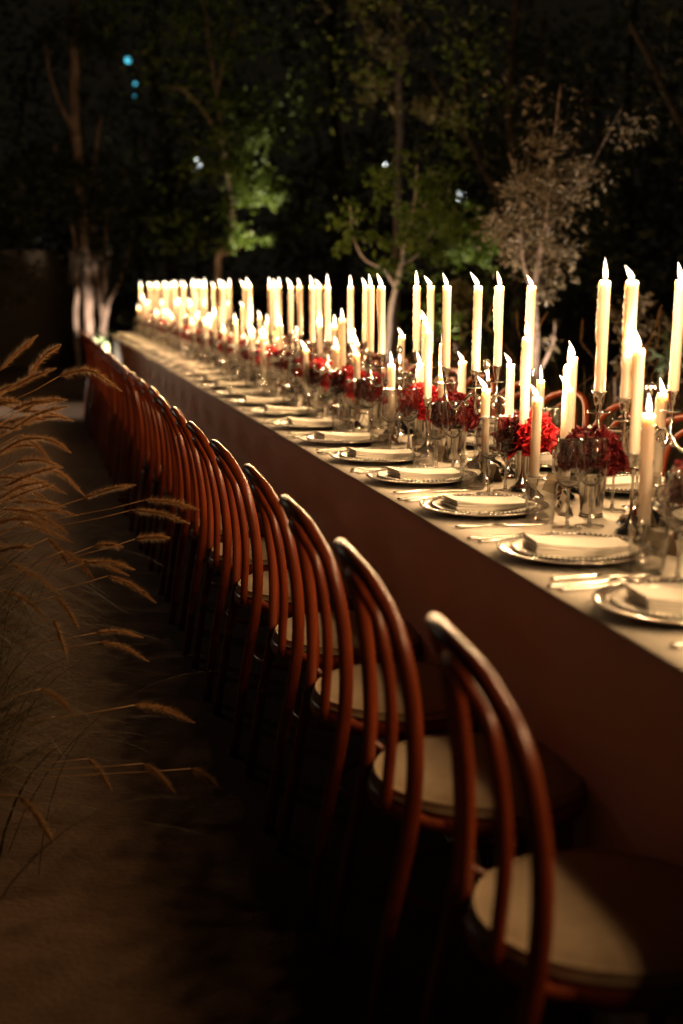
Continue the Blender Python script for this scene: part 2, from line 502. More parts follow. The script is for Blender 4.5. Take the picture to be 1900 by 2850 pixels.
# silver candlesticks in three heights: origin on the cloth, cup rim at height h
def stick_things(h):
    t = thing('candlestick', 'x', 'candlestick')
    rb = 0.036 if h > 0.1 else 0.029
    base = [(rb, 0.0), (rb, 0.004), (rb * 0.94, 0.008), (rb * 0.9, 0.012), (rb * 0.62, 0.018), (rb * 0.36, 0.027), (rb * 0.22, 0.038 if h > .1 else 0.032)]
    ob('base', MB().lathe(base, 24, capb=True).mesh('base', M['silver']), t)
    z0 = base[-1][1]
    z1 = h - 0.030
    if z1 > z0 + 0.02:
        st = [(rb * 0.22, z0), (0.0065, z0 + 0.006), (0.0045, z0 + 0.014), (0.0036, (z0 + z1) / 2), (0.0042, z1 - 0.012), (0.007, z1 - 0.006), (0.005, z1)]
    else:
        st = [(rb * 0.22, z0), (0.005, (z0 + z1) / 2), (0.006, z1)]
    ob('shaft', MB().lathe(st, 14).mesh('shaft', M['silver']), t)
    cup = [(0.006, h - 0.030), (0.0105, h - 0.024), (0.0128, h - 0.012), (0.0150, h - 0.003), (0.0178, h - 0.001), (0.0178, h + 0.001), (0.0140, h + 0.001), (0.0125, h - 0.010), (0.001, h - 0.011)]
    ob('candle_cup', MB().lathe(cup, 18).mesh('candle_cup', M['silver']), t)
    return t
STK = {'low': (stick_things(0.062), 0.062), 'mid-height': (stick_things(0.125), 0.125), 'tall': (stick_things(0.185), 0.185)}
used = set()
# (X, Y, size): measured in the near half, then continued down the table
sticks = [(1.312, 2.685, 'tall'), (1.25, 2.492, 'low'), (1.41, 2.60, 'tall'), (1.28, 3.20, 'low'), (1.30, 3.34, 'tall'), (1.355, 3.60, 'mid-height'),
          (1.36, 3.18, 'low'), (1.42, 3.33, 'mid-height'), (1.50, 3.49, 'mid-height'), (1.25, 3.515, 'low'), (1.50, 4.46, 'low'), (1.40, 4.39, 'mid-height'),
          (1.32, 4.13, 'low'), (1.30, 4.235, 'tall'), (1.50, 4.93, 'tall'), (1.36, 4.52, 'low'), (1.55, 5.44, 'mid-height'), (1.25, 4.51, 'low'),
          (1.30, 5.47, 'tall'), (1.46, 5.95, 'mid-height'), (1.25, 5.02, 'low'), (1.30, 5.59, 'low'), (1.53, 3.80, 'low'), (1.52, 2.98, 'low'), (1.30, 2.08, 'tall'), (1.42, 2.16, 'mid-height'), (1.27, 1.62, 'tall'), (1.40, 1.45, 'low'), (1.30, 1.25, 'mid-height'), (1.45, 1.12, 'tall'), (1.28, 0.6, 'tall')]
y = 6.0
while y < 15.5:
    for sx in (1.26, 1.36, 1.50):
        sticks.append((sx + random.uniform(-0.025, 0.025), y + random.uniform(-0.11, 0.11), random.choice(('low', 'low', 'mid-height', 'tall'))))
    y += 0.43
CAX = 1.36
cab_y = [0.85, 1.80, 2.80, 3.82, 4.80] + [5.80 + 1.0 * i for i in range(10)]
vase_spots = []
vy = 2.42
for i in range(26):
    vase_spots.append([1.335 + random.uniform(-0.02, 0.02), [2.42, 2.918, 3.375, 3.964, 4.44][i] if i < 5 else (4.80 + (i - 4) // 2 + 0.20 if i % 2 else 4.80 + (i - 4) // 2 - 0.36)])
vase_spots[3][0] = 1.315
# keep procedural sticks clear of candelabra and vases
def clear(x, y, far):
    for cy in cab_y:
        if math.hypot(x - CAX, y - cy) < 0.11: return False
    if far:
        for vx, vyy in vase_spots:
            if math.hypot(x - vx, y - vyy) < 0.078: return False
    return True
sticks = [q for i, q in enumerate(sticks) if i < 31 or clear(q[0], q[1], True)]
sticks.sort(key=lambda q: q[1])
cnt = {'left': 0, 'middle': 0, 'right': 0}
for (x, y, sz) in sticks:
    line = 'left' if x < 1.335 else ('middle' if x < 1.45 else 'right')
    i = cnt[line]; cnt[line] += 1
    proto, h = STK[sz]
    lab = '%s silver candlestick, %s from the near end in the %s line' % (sz, nth(i), line)
    if sz not in used:
        used.add(sz)
        proto.location = (x, y, TZ); proto['label'] = lab; proto['group'] = 'single candlesticks along the table'
    else:
        dup(proto, (x, y, TZ), None, lab, 'single candlesticks along the table')
    L = 0.216 + 0.012 * random.choice((0, 1, 2, 2)) if y > 3 else 0.24
    candle((x, y, TZ + h - 0.0105), L, 'ivory taper burning in the %s candlestick, %s in the %s line from the near end' % (sz, nth(i), line), 'tapers in single candlesticks')

# candelabra: base, baluster stem with finial, four scrolled arms with pans and cups
def make_candelabrum():
    t = thing('candelabrum', 'x', 'candelabrum')
    ob('base', MB().lathe([(0.062, 0), (0.062, 0.005), (0.057, 0.010), (0.054, 0.017), (0.036, 0.027), (0.022, 0.040), (0.014, 0.055)], 28, capb=True).mesh('base', M['silver']), t)
    st = [(0.014, 0.055), (0.017, 0.060), (0.011, 0.067), (0.0085, 0.085), (0.012, 0.11), (0.017, 0.135), (0.019, 0.150), (0.012, 0.163), (0.017, 0.170), (0.011, 0.178),
          (0.014, 0.196), (0.018, 0.206), (0.018, 0.214), (0.012, 0.222), (0.009, 0.232)]
    ob('stem', MB().lathe(st, 20).mesh('stem', M['silver']), t)
    fin = [(0.009, 0.232), (0.012, 0.238), (0.007, 0.248), (0.010, 0.262), (0.0115, 0.272), (0.006, 0.284), (0.009, 0.292), (0.0055, 0.300), (0.0095, 0.309), (0.0115, 0.318), (0.0095, 0.327), (0.004, 0.332), (0.0003, 0.333)]
    ob('finial', MB().lathe(fin, 18).mesh('finial', M['silver']), t)
    R = 0.130
    for k in range(4):
        a = radians(38 + 90 * k)
        D = Vector((cos(a), sin(a), 0))
        P = lambda r, z: D * r + Vector((0, 0, z))
        arm = MB().tube(spline([P(0.014, 0.205), P(0.034, 0.226), P(0.056, 0.218), P(0.076, 0.190), P(0.100, 0.178), P(0.121, 0.196), P(R, 0.236), P(R, 0.258)], 6), 0.0048, 9)
        # scroll under the arm
        sc = [P(0.058 + (0.017 - 0.0022 * i) * cos(1.9 - i * 0.62), 0.196 + (0.017 - 0.0022 * i) * sin(1.9 - i * 0.62)) for i in range(7)]
        arm.tube(spline(sc, 3), [0.0042 - 0.0001 * i for i in range(19)], 7)
        arm.ball(P(0.058, 0.196), 0.006, 8, 6)
        ao = ob('arm', arm.mesh('arm', M['silver']), t)
        c = tuple(P(R, 0))
        pan = [(0.003, 0.254), (0.020, 0.2545), (0.0285, 0.2575), (0.0290, 0.2595), (0.020, 0.2575), (0.006, 0.258)]
        ob('drip_pan', MB().lathe(pan, 22, c).mesh('drip_pan', M['silver']), ao)
        cup = [(0.0055, 0.258), (0.0075, 0.264), (0.0065, 0.270), (0.0105, 0.276), (0.0125, 0.290), (0.0150, 0.302), (0.0185, 0.3045), (0.0185, 0.3065), (0.0142, 0.3065), (0.0125, 0.296), (0.001, 0.295)]
        ob('candle_cup', MB().lathe(cup, 18, c).mesh('candle_cup', M['silver']), ao)
    return t, R
CAB, CABR = make_candelabrum()
for i, y in enumerate(cab_y):
    nm = 'silver four-armed candelabrum, %s from the near end' % nth(i - 2) if i > 1 else 'silver candelabrum past the right edge, ' + ('next to the picture' if i else 'nearest the camera')
    rz = [0.0, 0.3, 0.02, 0.31, 0.10][i] if i < 5 else random.uniform(-0.8, 0.8)
    if i == 0:
        CAB.location = (CAX + 0.04, y, TZ); CAB['label'] = nm; CAB['group'] = 'silver candelabra down the table'
    else:
        dup(CAB, (CAX + (0.04 if i < 3 else 0), y, TZ), (0, 0, rz), nm, 'silver candelabra down the table')
    for k in range(4):
        a = radians(38 + 90 * k) + (rz if i else 0)
        px, py = CAX + (0.04 if i < 3 else 0) + CABR * cos(a), y + CABR * sin(a)
        an = a % TAU
        where = 'right-hand far' if an < pi / 2 else 'left-hand far' if an < pi else 'left-hand near' if an < 1.5 * pi else 'right-hand near'
        lab = 'tall ivory taper on the %s arm of the %s candelabrum' % (where, nth(i - 2) if i > 1 else ('out-of-frame' if i else 'outermost out-of-frame'))
        candle((px, py, TZ + 0.296), 0.252 if i != 2 else 0.264, lab, 'tall tapers on the candelabra')

# ================================================================== VASES AND FLOWERS
def make_vase():
    t = thing('silver_vase', 'x', 'vase')
    body = [(0.0255, 0.010), (0.0275, 0.02), (0.031, 0.06), (0.0345, 0.098), (0.0365, 0.1085), (0.038, 0.110), (0.038, 0.113), (0.0350, 0.113), (0.033, 0.098), (0.028, 0.03), (0.001, 0.028)]
    ob('body', MB().lathe(body, 28).mesh('body', M['silver']), t)
    ob('foot', MB().lathe([(0.029, 0), (0.030, 0.002), (0.030, 0.0045), (0.028, 0.006), (0.029, 0.008), (0.0285, 0.0105), (0.0255, 0.0115)], 28, capb=True).mesh('foot', M['silver']), t)
    return t
VASE = make_vase()
def petal(mb, c, ax, out, size, cup, curl, rnd, ruff=0.0, nu=4, nv=4):
    """a cupped petal rising along ax from c, facing outwards"""
    side = ax.cross(out).normalized()
    v, f = [], []
    for i in range(nv + 1):
        t = i / nv
        for j in range(nu + 1):
            s_ = (j / nu - 0.5) * 2
            w = size * 0.60 * min(1.0, 0.30 + 1.25 * t) * math.sqrt(max(0.06, 1 - max(0.0, (t - 0.55) / 0.47) ** 2.6))
            r = cup * sin(t * 1.9) + curl * t * t
            rf = ruff * size * t * noise.noise((s_ * 4 + c.x * 70, t * 3 + rnd.random() * 0.2, c.y * 80))
            p = c + ax * (size * t * (1 - 0.10 * s_ * s_)) + out * (r * (1 - 0.45 * s_ * s_) + rf) + side * (w * s_) + ax * (ruff * size * 0.25 * rnd.uniform(-1, 1) * (t > 0.9))
            v.append(p)
    for i in range(nv):
        for j in range(nu):
            a = i * (nu + 1) + j
            f.append((a, a + 1, a + nu + 2, a + nu + 1))
    mb.add(v, f)
def bloom_mesh(kind, k):
    rnd = random.Random(500 + k)
    mb = MB()
    if kind == 'rose':
        for ring, (n, r0, size, cup, curl, z) in enumerate(((3, 0.002, 0.018, 0.004, -0.006, 0.006), (5, 0.005, 0.021, 0.008, -0.004, 0.003), (6, 0.008, 0.024, 0.013, -0.001, -0.001), (7, 0.010, 0.025, 0.018, 0.006, -0.006))):
            for i in range(n):
                a = TAU * i / n + ring * 0.7 + rnd.uniform(-0.2, 0.2)
                out = Vector((cos(a), sin(a), 0))
                ax = (Vector((0, 0, 1)) + out * (0.04 + 0.15 * ring + rnd.uniform(-0.06, 0.10))).normalized()
                petal(mb, out * r0 + Vector((0, 0, z)), ax, out, size * rnd.uniform(0.85, 1.2), cup, curl, rnd, 0.22)
        return mb.mesh('rose', M['rose'])
    for i in range(46):
        zz = rnd.uniform(-0.15, 1)
        a = rnd.uniform(0, TAU)
        q = math.sqrt(max(0, 1 - zz * zz))
        ax = Vector((q * cos(a), q * sin(a), zz))
        out = ax.orthogonal().normalized()
        out = Matrix.Rotation(rnd.uniform(0, TAU), 3, ax) @ out
        petal(mb, ax * 0.004, ax, out, rnd.uniform(0.020, 0.026), 0.003, 0.004, rnd, 0.9, 5, 3)
    return mb.mesh('carnation', M['carn'])
ROSES = [bloom_mesh('rose', k) for k in range(5)]
CARNS = [bloom_mesh('carnation', k + 20) for k in range(4)]
def bouquet(loc, kind, label, n, rad):
    t = thing('flower_bouquet', label, 'flowers', loc, 0, 'red flowers standing in the silver vases')
    rnd = random.Random(int(loc[1] * 1000))
    stems = MB()
    for i in range(n):
        zz = 1 - (i + 0.4) / n * 1.12
        a = i * 2.399963
        q = math.sqrt(max(0, 1 - zz * zz))
        d = Vector((q * cos(a), q * sin(a), zz))
        p = Vector((0, 0, 0.140)) + Vector((d.x * rad, d.y * rad, d.z * rad * 0.82)) * rnd.uniform(0.88, 1.1)
        me = rnd.choice(ROSES if kind == 'rose' else CARNS)
        o = ob('rose' if kind == 'rose' else 'carnation', me, t, p)
        o.rotation_mode = 'QUATERNION'
        o.rotation_quaternion = d.to_track_quat('Z', 'Y')
        s_ = rnd.uniform(1.0, 1.3)
        o.scale = (s_, s_, s_)
        stems.tube([(d.x * 0.012, d.y * 0.012, 0.03), (d.x * 0.020, d.y * 0.020, 0.112), tuple(p)], 0.0016, 5)
    ob('stems', stems.mesh('stems', M['stem']), t)
    return t
for i, (x, y) in enumerate(vase_spots):
    lab = 'silver cup vase of red flowers, %s from the near end of the table' % nth(i)
    if i == 0:
        VASE.location = (x, y, TZ); VASE['label'] = lab; VASE['group'] = 'silver vases down the middle of the table'
    else:
        dup(VASE, (x, y, TZ), None, lab, 'silver vases down the middle of the table')
    if y > 15.5: continue
    kind = ('carnation', 'carnation', 'rose', 'carnation', 'rose')[i] if i < 5 else random.choice(('rose', 'carnation'))
    bouquet((x, y, TZ), kind, '%s in the %s silver vase from the near end' % ('dome of crimson carnations' if kind == 'carnation' else 'bunch of bright red roses', nth(i)),
            (24 if kind == 'carnation' else 16) if y < 7 else 9, 0.060 if kind == 'carnation' else 0.056)

# ================================================================== PLACE SETTINGS
def beads(R, z, n, r):
    mb = MB()
    for i in range(n):
        a = TAU * i / n
        mb.ball((R * cos(a), R * sin(a), z), r, 6, 4)
    return mb
def make_charger():
    t = thing('charger_plate', 'x', 'plate')
    prof = [(0.001, 0.006), (0.095, 0.006), (0.106, 0.009), (0.113, 0.0155), (0.135, 0.018), (0.1585, 0.0205), (0.160, 0.0195), (0.158, 0.018), (0.135, 0.0150), (0.112, 0.0125), (0.100, 0.003), (0.095, 0.001), (0.001, 0.001)]
    ob('dish', MB().lathe(prof, 56).mesh('dish', M['silver']), t)
    ob('bead_rim', beads(0.1585, 0.0205, 84, 0.0037).mesh('bead_rim', M['silver']), t)
    return t
def make_plate():
    t = thing('dinner_plate', 'x', 'plate')
    prof = [(0.001, 0.004), (0.078, 0.004), (0.088, 0.009), (0.108, 0.0125), (0.1315, 0.0155), (0.133, 0.0148), (0.131, 0.0135), (0.108, 0.0100), (0.088, 0.006), (0.08, 0.0), (0.001, 0.0)]
    ob('dish', MB().lathe(prof, 48).mesh('dish', M['china']), t)
    ob('bead_rim', beads(0.1315, 0.0155, 72, 0.0032).mesh('bead_rim', M['silver']), t)
    return t
def napkin_mesh(k):
    rnd = random.Random(900 + k)
    mb = MB()
    LX, LY = 0.105, 0.056
    nxn, nyn = 14, 4
    for lay in range(4):
        dx = rnd.uniform(-0.004, 0.004); dy = rnd.uniform(-0.003, 0.003)
        z0 = 0.0062 * lay; th = 0.0054
        v, f = [], []
        for side in (0, 1):
            for j in range(nyn + 1):
                for i in range(nxn + 1):
                    u_ = i / nxn * 2 - 1; w_ = j / nyn * 2 - 1
                    bow = 0.007 * u_ * u_ * (0.3 + 0.22 * lay)
                    tp = 0.40 + 0.60 * (0.5 - 0.5 * u_) ** 0.8      # thick at the spine, thin at the open end
                    z = (z0 + (th if side else 0)) * tp + bow + 0.0014 * noise.noise((u_ * 2 + k, w_, lay))
                    v.append((dx + LX * u_ * (1 - 0.006 * lay), dy + LY * w_ * (1 - 0.02 * lay), z))
        nn = (nxn + 1) * (nyn + 1)
        for j in range(nyn):
            for i in range(nxn):
                a = j * (nxn + 1) + i
                f.append((a + nn, a + nn + 1, a + nn + nxn + 2, a + nn + nxn + 1))
                f.append((a, a + nxn + 1, a + nxn + 2, a + 1))
        for i in range(nxn):
            a = i; f.append((a, a + 1, a + 1 + nn, a + nn))
            a = nyn * (nxn + 1) + i; f.append((a + 1, a, a + nn, a + 1 + nn))
        for j in range(nyn):
            a = j * (nxn + 1); f.append((a + nxn + 1, a, a + nn, a + nxn + 1 + nn))
            a = j * (nxn + 1) + nxn; f.append((a, a + nxn + 1, a + nxn + 1 + nn, a + nn))
        mb.add(v, f)
    return mb.mesh('folded_napkin', M['napkin'], False)
NAPS = [napkin_mesh(k) for k in range(3)]
def flat_shape(pts, z0, th, rise=None):
    """outline along x given as (x, half width, z) rows -> thin solid"""
    v, f = [], []
    for x, w, z in pts:
        v += [(x, -w, z), (x, 0, z + th * 1.25), (x, w, z), (x, 0, z - th * 0.2)]
    for i in range(len(pts) - 1):
        for j in range(4):
            a = i * 4 + j; b = i * 4 + (j + 1) % 4
            f.append((a, b, b + 4, a + 4))
    f.append((3, 2, 1, 0)); n = (len(pts) - 1) * 4; f.append((n, n + 1, n + 2, n + 3))
    return v, f
def handle_pts():
    return [(-0.105, 0.002, 0.003), (-0.103, 0.0075, 0.003), (-0.095, 0.0095, 0.003), (-0.086, 0.0070, 0.003), (-0.080, 0.0085, 0.003), (-0.070, 0.0062, 0.003), (-0.05, 0.0048, 0.003), (-0.02, 0.0040, 0.004), (0.0, 0.0046, 0.0045)]
def ornate(mb):
    for x, r in ((-0.097, 0.0036), (-0.0885, 0.0028), (-0.081, 0.0032), (-0.073, 0.0024), (-0.06, 0.0018), (-0.004, 0.0024)):
        mb.ball((x, 0, 0.0065), r, 7, 4, 0.7)
    return mb
def make_knife():
    t = thing('table_knife', 'x', 'knife')
    ob('handle', ornate(MB().add(*flat_shape(handle_pts(), 0, 0.004))).mesh('handle', M['steel']), t)
    ob('blade', MB().add(*flat_shape([(0.002, 0.0046, 0.004), (0.02, 0.0075, 0.003), (0.08, 0.0085, 0.0025), (0.112, 0.0070, 0.0025), (0.124, 0.0030, 0.0025)], 0, 0.0016)).mesh('blade', M['steel']), t)
    return t
def make_fork():
    t = thing('table_fork', 'x', 'fork')
    ob('handle', ornate(MB().add(*flat_shape(handle_pts() + [(0.035, 0.004, 0.009)], 0, 0.0032))).mesh('handle', M['steel']), t)
    mb = MB().add(*flat_shape([(0.034, 0.004, 0.009), (0.044, 0.0105, 0.009), (0.056, 0.0122, 0.006), (0.062, 0.0122, 0.005)], 0, 0.0016))
    for k in range(4):
        mb.tube([(0.060, -0.0105 + 0.007 * k, 0.0055), (0.08, -0.0105 + 0.007 * k, 0.004), (0.100, -0.0100 + 0.0067 * k, 0.0095)], [0.0019, 0.0017, 0.0008], 6)
    ob('tines', mb.mesh('tines', M['steel']), t)
    return t
def shell(prof, th):
    """closed wall: the outline, a round lip, and the inside offset by th"""
    inn = [(max(0.0006, r - th), z + (th * 3 if z < 0.1 else 0)) for r, z in reversed(prof)]
    r, z = prof[-1]
    return [(0.0006, prof[0][1])] + prof + [(r - th * 0.15, z + th * 0.7), (r - th * 0.85, z + th * 0.7)] + inn
def wineglass(scale=1.0):
    t = thing('wine_glass', 'x', 'glass')
    bowl = [(0.0025, 0.094), (0.010, 0.0965), (0.022, 0.105), (0.032, 0.119), (0.0375, 0.138), (0.0375, 0.155), (0.0345, 0.178), (0.0295, 0.206), (0.0300, 0.2065), (0.0288, 0.2065)]
    ob('bowl', MB().lathe(shell(bowl[:-2], 0.0009), 44).mesh('bowl', M['solid_glass']), t)
    ob('lip', MB().tube([(0.0292 * cos(TAU * i / 30), 0.0292 * sin(TAU * i / 30), 0.2070) for i in range(30)], 0.0010, 7, closed=True).mesh('lip', M['glass_edge']), t)
    ob('stem', MB().lathe([(0.008, 0.0045), (0.0045, 0.010), (0.0032, 0.03), (0.0032, 0.075), (0.0045, 0.090), (0.0026, 0.0945)], 12).mesh('stem', M['solid_glass']), t)
    ob('foot', MB().lathe([(0.034, 0.0012), (0.0345, 0.0022), (0.02, 0.0032), (0.008, 0.0050), (0.001, 0.0055)], 28).tube([(0.0342 * cos(TAU * i / 28), 0.0342 * sin(TAU * i / 28), 0.0016) for i in range(28)], 0.0007, 5, closed=True).mesh('foot', M['glass']), t)
    return t
def make_tumbler():
    t = thing('water_tumbler', 'x', 'glass')
    prof = [(0.001, 0.007), (0.028, 0.007), (0.0325, 0.012), (0.0355, 0.05), (0.0375, 0.098), (0.0385, 0.0985), (0.0392, 0.097), (0.0375, 0.05), (0.0345, 0.008), (0.030, 0.0008), (0.001, 0.0008)]
    ob('body', MB().lathe(prof, 30).mesh('body', M['glass']), t)
    return t
def make_card():
    t = thing('place_card', 'x', 'place card')
    h, w, d = 0.048, 0.038, 0.018
    v = [(-d, -w, 0), (-d, w, 0), (0, w, h), (0, -w, h), (d, w, 0), (d, -w, 0)]
    v2 = [(x + (0.0012 if x == 0 else 0) * 0, y_, z - (0.001 if z else 0)) for x, y_, z in v]
    ob('card', MB().add(v, [(0, 3, 2, 1), (3, 5, 4, 2)]).mesh('card', M['card'], False), t)
    mb = MB()
    rnd = random.Random(4)
    for ln in range(2):
        pts = []
        for i in range(14):
            yy = 0.020 - i * 0.0031 + (0.006 if ln else 0)
            zz = 0.027 - ln * 0.011 + 0.0035 * sin(i * 1.9 + ln) + rnd.uniform(-0.001, 0.001)
            pts.append((-d * (1 - zz / h) - 0.0009, yy, zz))
        mb.tube(spline(pts, 3), 0.00045, 4)
    ob('handwriting', mb.mesh('handwriting', M['ink']), t)
    return t
PROTO = dict(charger=make_charger(), plate=make_plate(), knife=make_knife(), fork=make_fork(), wine=wineglass(), tumbler=make_tumbler(), card=make_card())
first = set()
def place(kind, loc, rz, label, group):
    o = PROTO[kind]
    if kind not in first:
        first.add(kind)
        KIDS_of(o)
        o.location = loc; o.rotation_euler = (0, 0, rz); o['label'] = label; o['group'] = group
        return o
    return dup(o, loc, (0, 0, rz), label, group)
def setting(x, y, i, near, full=True):
    """one cover; the diner faces +X on the near side, -X on the far side"""
    s_ = 1 if near else -1
    j = lambda a=0.006: random.uniform(-a, a)
    base = 0.0 if near else pi
    row = 'near' if near else 'far'
    n = '%s place from the camera, %s side' % (nth(i), row)
    g = 'on the %s side of the table' % row
    P = lambda dx, dy: (x + s_ * dx, y + s_ * dy, TZ)
    zc = TZ
    place('charger', (x, y, zc), j(3), 'silver beaded charger, %s' % n, 'chargers ' + g)
    place('plate', (x + j(.003), y + j(.003), zc + 0.0065), j(3), 'cream plate with beaded rim on the charger, %s' % n, 'dinner plates ' + g)
    o = ob('folded_napkin', NAPS[i % 3], None, (x + s_ * 0.008 + j(), y + j(), zc + 0.0125), (0, 0, base + j(0.15)))
    tag(o, 'thick folded ivory napkin on the plate, %s' % n, 'napkin', 'folded napkins ' + g)
    place('knife', P(-0.035 + j(), -0.205 + j()), base + j(0.03), 'silver knife with ornate handle, %s' % n, 'knives ' + g)
    if full:
        place('fork', P(-0.045 + j(), 0.196 + j(.003)), base + j(0.03), 'silver fork next to the charger, %s' % n, 'inner forks ' + g)
        place('fork', P(-0.058 + j(), 0.226 + j(.003)), base + j(0.03), 'outer silver fork lying beside another fork, %s' % n, 'outer forks ' + g)
        place('card', P(0.195 + j(0.01), -0.035 + j(0.02)), base + j(0.3), 'small folded kraft place card, %s' % n, 'place cards ' + g)
    place('wine', P(0.105 + j(0.01), -0.262 + j(0.01)), j(3), 'wine glass closer to the table edge, %s' % n, 'outer wine glasses ' + g)
    place('wine', P(0.175 + j(0.008), -0.235 + j(0.012)), j(3), 'wine glass closer to the flowers, %s' % n, 'inner wine glasses ' + g)
    place('tumbler', P(0.085 + j(0.012), -0.175 + j(0.008)), j(3), 'water tumbler beside the wine glasses, %s' % n, 'tumblers ' + g)
cy = [1.990, 2.477, 3.045, 3.585, 4.055, 4.567]
while len(cy) < 26: cy.append(cy[-1] + 0.5255 + random.uniform(-0.012, 0.012))
for i, y in enumerate(cy):
    if y < 15.65: setting(1.087 + (0.0 if i < 6 else random.uniform(-0.006, 0.006)), y, i, True, y < 13.5)
for i in range(16):
    y = 2.75 + 0.528 * i + random.uniform(-0.02, 0.02)
    setting(1.585, y, i, False, y < 5)

# ================================================================== GRASSES
def plume_mesh(path, rmax, seed):
    """bottlebrush seed head: bristles round a curved axis"""
    rnd = random.Random(seed)
    P = spline(path, 12)
    n = len(P)
    mb = MB()
    mb.tube(P, [0.0011] * n, 4)
    v, f = [], []
    for k in range(1050):
        t = rnd.random()
        i = min(n - 2, int(t * (n - 1)))
        q = P[i].lerp(P[i + 1], t * (n - 1) - i)
        ax = (P[i + 1] - P[i]).normalized()
        o1 = ax.orthogonal().normalized()
        d = Matrix.Rotation(rnd.uniform(0, TAU), 3, ax) @ o1
        env = min(1, t / 0.10 + 0.35) * min(1, (1 - t) / 0.35 + 0.15)
        ln = rmax * env * rnd.uniform(0.35, 1.45)
        tip = q + d * ln + ax * ln * rnd.uniform(0.25, 0.9)
        sd = ax.cross(d).normalized() * rnd.uniform(0.0005, 0.0011)
        o = len(v)
        v += [q - sd, q + sd, tip]
        f.append((o, o + 1, o + 2))
        if k % 3 == 0:      # plump seed at the bristle's foot
            m_ = q + d * ln * 0.25 + ax * ln * 0.2
            w = sd * 2.2
            o = len(v)
            v += [q, m_ - w, q + d * ln * 0.45 + ax * ln * 0.4, m_ + w]
            f.append((o, o + 1, o + 2, o + 3))
    return mb.add(v, f).mesh('seed_plume', M['plume'])
def blades_mesh(base, n, seed, reach, height, lean, spread=0.12):
    rnd = random.Random(seed)
    v, f = [], []
    for k in range(n):
        a = rnd.gauss(lean, 0.55)
        d = Vector((cos(a), sin(a), 0))
        sd = Vector((-d.y, d.x, 0))
        b = Vector(base) + Vector((rnd.gauss(0, spread), rnd.gauss(0, spread * 1.5), 0))
        R = reach * (0.25 + 0.75 * rnd.random() ** 1.3); H = height * rnd.uniform(0.45, 1.12)
        droop = rnd.uniform(0.1, 0.72)
        w = rnd.uniform(0.0015, 0.0040)
        m = 8
        tw = rnd.uniform(-0.15, 0.15)
        o = len(v)
        for i in range(m + 1):
            t = i / m
            z = H * (1.9 * t - (0.9 + droop * 0.75) * t * t)
            p = b + d * (R * t ** 1.25) + sd * (tw * t * t) + Vector((0, 0, max(0.004, z)))
            ww = w * (1 - t) ** 0.6 + 0.0002
            v += [p - sd * ww, p + sd * ww]
        for i in range(m):
            f.append((o + 2 * i, o + 2 * i + 1, o + 2 * i + 3, o + 2 * i + 2))
    return MB().add(v, f).mesh('blades', M['blade'])
def fountain_grass(label, base, plumes, nb, reach, height, lean, seed, group, rmax=0.0140):
    t = thing('fountain_grass', label, 'grass', base, 0, group)
    bl = ob('blades', blades_mesh((0, 0, 0), nb, seed, reach, height, lean), t)
    bl['kind'] = 'stuff'
    B = Vector(base)
    for k, (p0, p1, sag) in enumerate(plumes):
        a, b = Vector(p0) - B, Vector(p1) - B
        mid = (a + b) / 2 + Vector((0, 0, sag))
        st = spline([Vector((random.uniform(-.05, .05), random.uniform(-.08, .08), 0)), Vector((a.x * 0.42, a.y * 0.42, a.z * 0.72 + 0.03)), a], 6)
        ob('seed_plume', plume_mesh([a, mid, b], rmax * random.uniform(0.85, 1.15), seed * 50 + k), t)
        ob('stalk', MB().tube(st, 0.0011, 4).mesh('stalk', M['plume']), t)
    return t
PL_A = [  # upper clump
    ((-0.079, 3.68, 1.084), (0.026, 3.68, 1.176), 0.004), ((-0.064, 3.66, 1.030), (0.068, 3.646, 1.089), 0.006), ((0.076, 3.62, 1.070), (0.237, 3.57, 1.030), 0.034),
    ((0.118, 3.541, 0.748), (0.26, 3.517, 0.784), 0.006), ((0.282, 3.50, 0.745), (0.424, 3.46, 0.718), 0.008), ((0.244, 3.503, 0.718), (0.395, 3.457, 0.683), 0.010),
    ((-0.03, 3.70, 0.935), (0.075, 3.68, 0.955), 0.008), ((-0.10, 3.72, 0.855), (0.02, 3.70, 0.875), 0.010), ((0.01, 3.62, 0.905), (0.095, 3.60, 0.865), 0.010),
    ((0.02, 3.55, 0.835), (0.125, 3.53, 0.755), 0.016), ((-0.12, 3.62, 0.985), (-0.03, 3.62, 1.00), 0.010), ((-0.06, 3.50, 0.960), (0.03, 3.50, 0.965), 0.010),
    ((-0.13, 3.60, 0.80), (-0.02, 3.58, 0.79), 0.010), ((-0.05, 3.66, 0.98), (0.055, 3.64, 1.00), 0.008)]
PL_B = [  # middle clump
    ((0.249, 3.482, 0.642), (0.341, 3.46, 0.645), 0.004), ((0.14, 3.502, 0.624), (0.217, 3.483, 0.622), 0.004), ((0.084, 3.505, 0.588), (0.228, 3.459, 0.546), 0.010),
    ((0.172, 3.473, 0.546), (0.295, 3.425, 0.475), 0.012), ((0.06, 3.45, 0.625), (0.135, 3.43, 0.545), 0.008), ((0.02, 3.48, 0.655), (0.07, 3.46, 0.585), 0.006),
    ((-0.11, 3.40, 0.64), (-0.02, 3.38, 0.65), 0.006), ((-0.10, 3.30, 0.56), (0.0, 3.28, 0.49), 0.012), ((0.03, 3.38, 0.52), (0.085, 3.36, 0.43), 0.010),
    ((0.02, 3.30, 0.48), (0.05, 3.28, 0.37), 0.006), ((0.128, 3.30, 0.435), (0.245, 3.28, 0.42), 0.010), ((0.135, 3.28, 0.415), (0.255, 3.25, 0.362), 0.012),
    ((-0.12, 3.45, 0.70), (0.0, 3.43, 0.71), 0.012), ((0.11, 3.42, 0.595), (0.24, 3.40, 0.575), 0.012)]
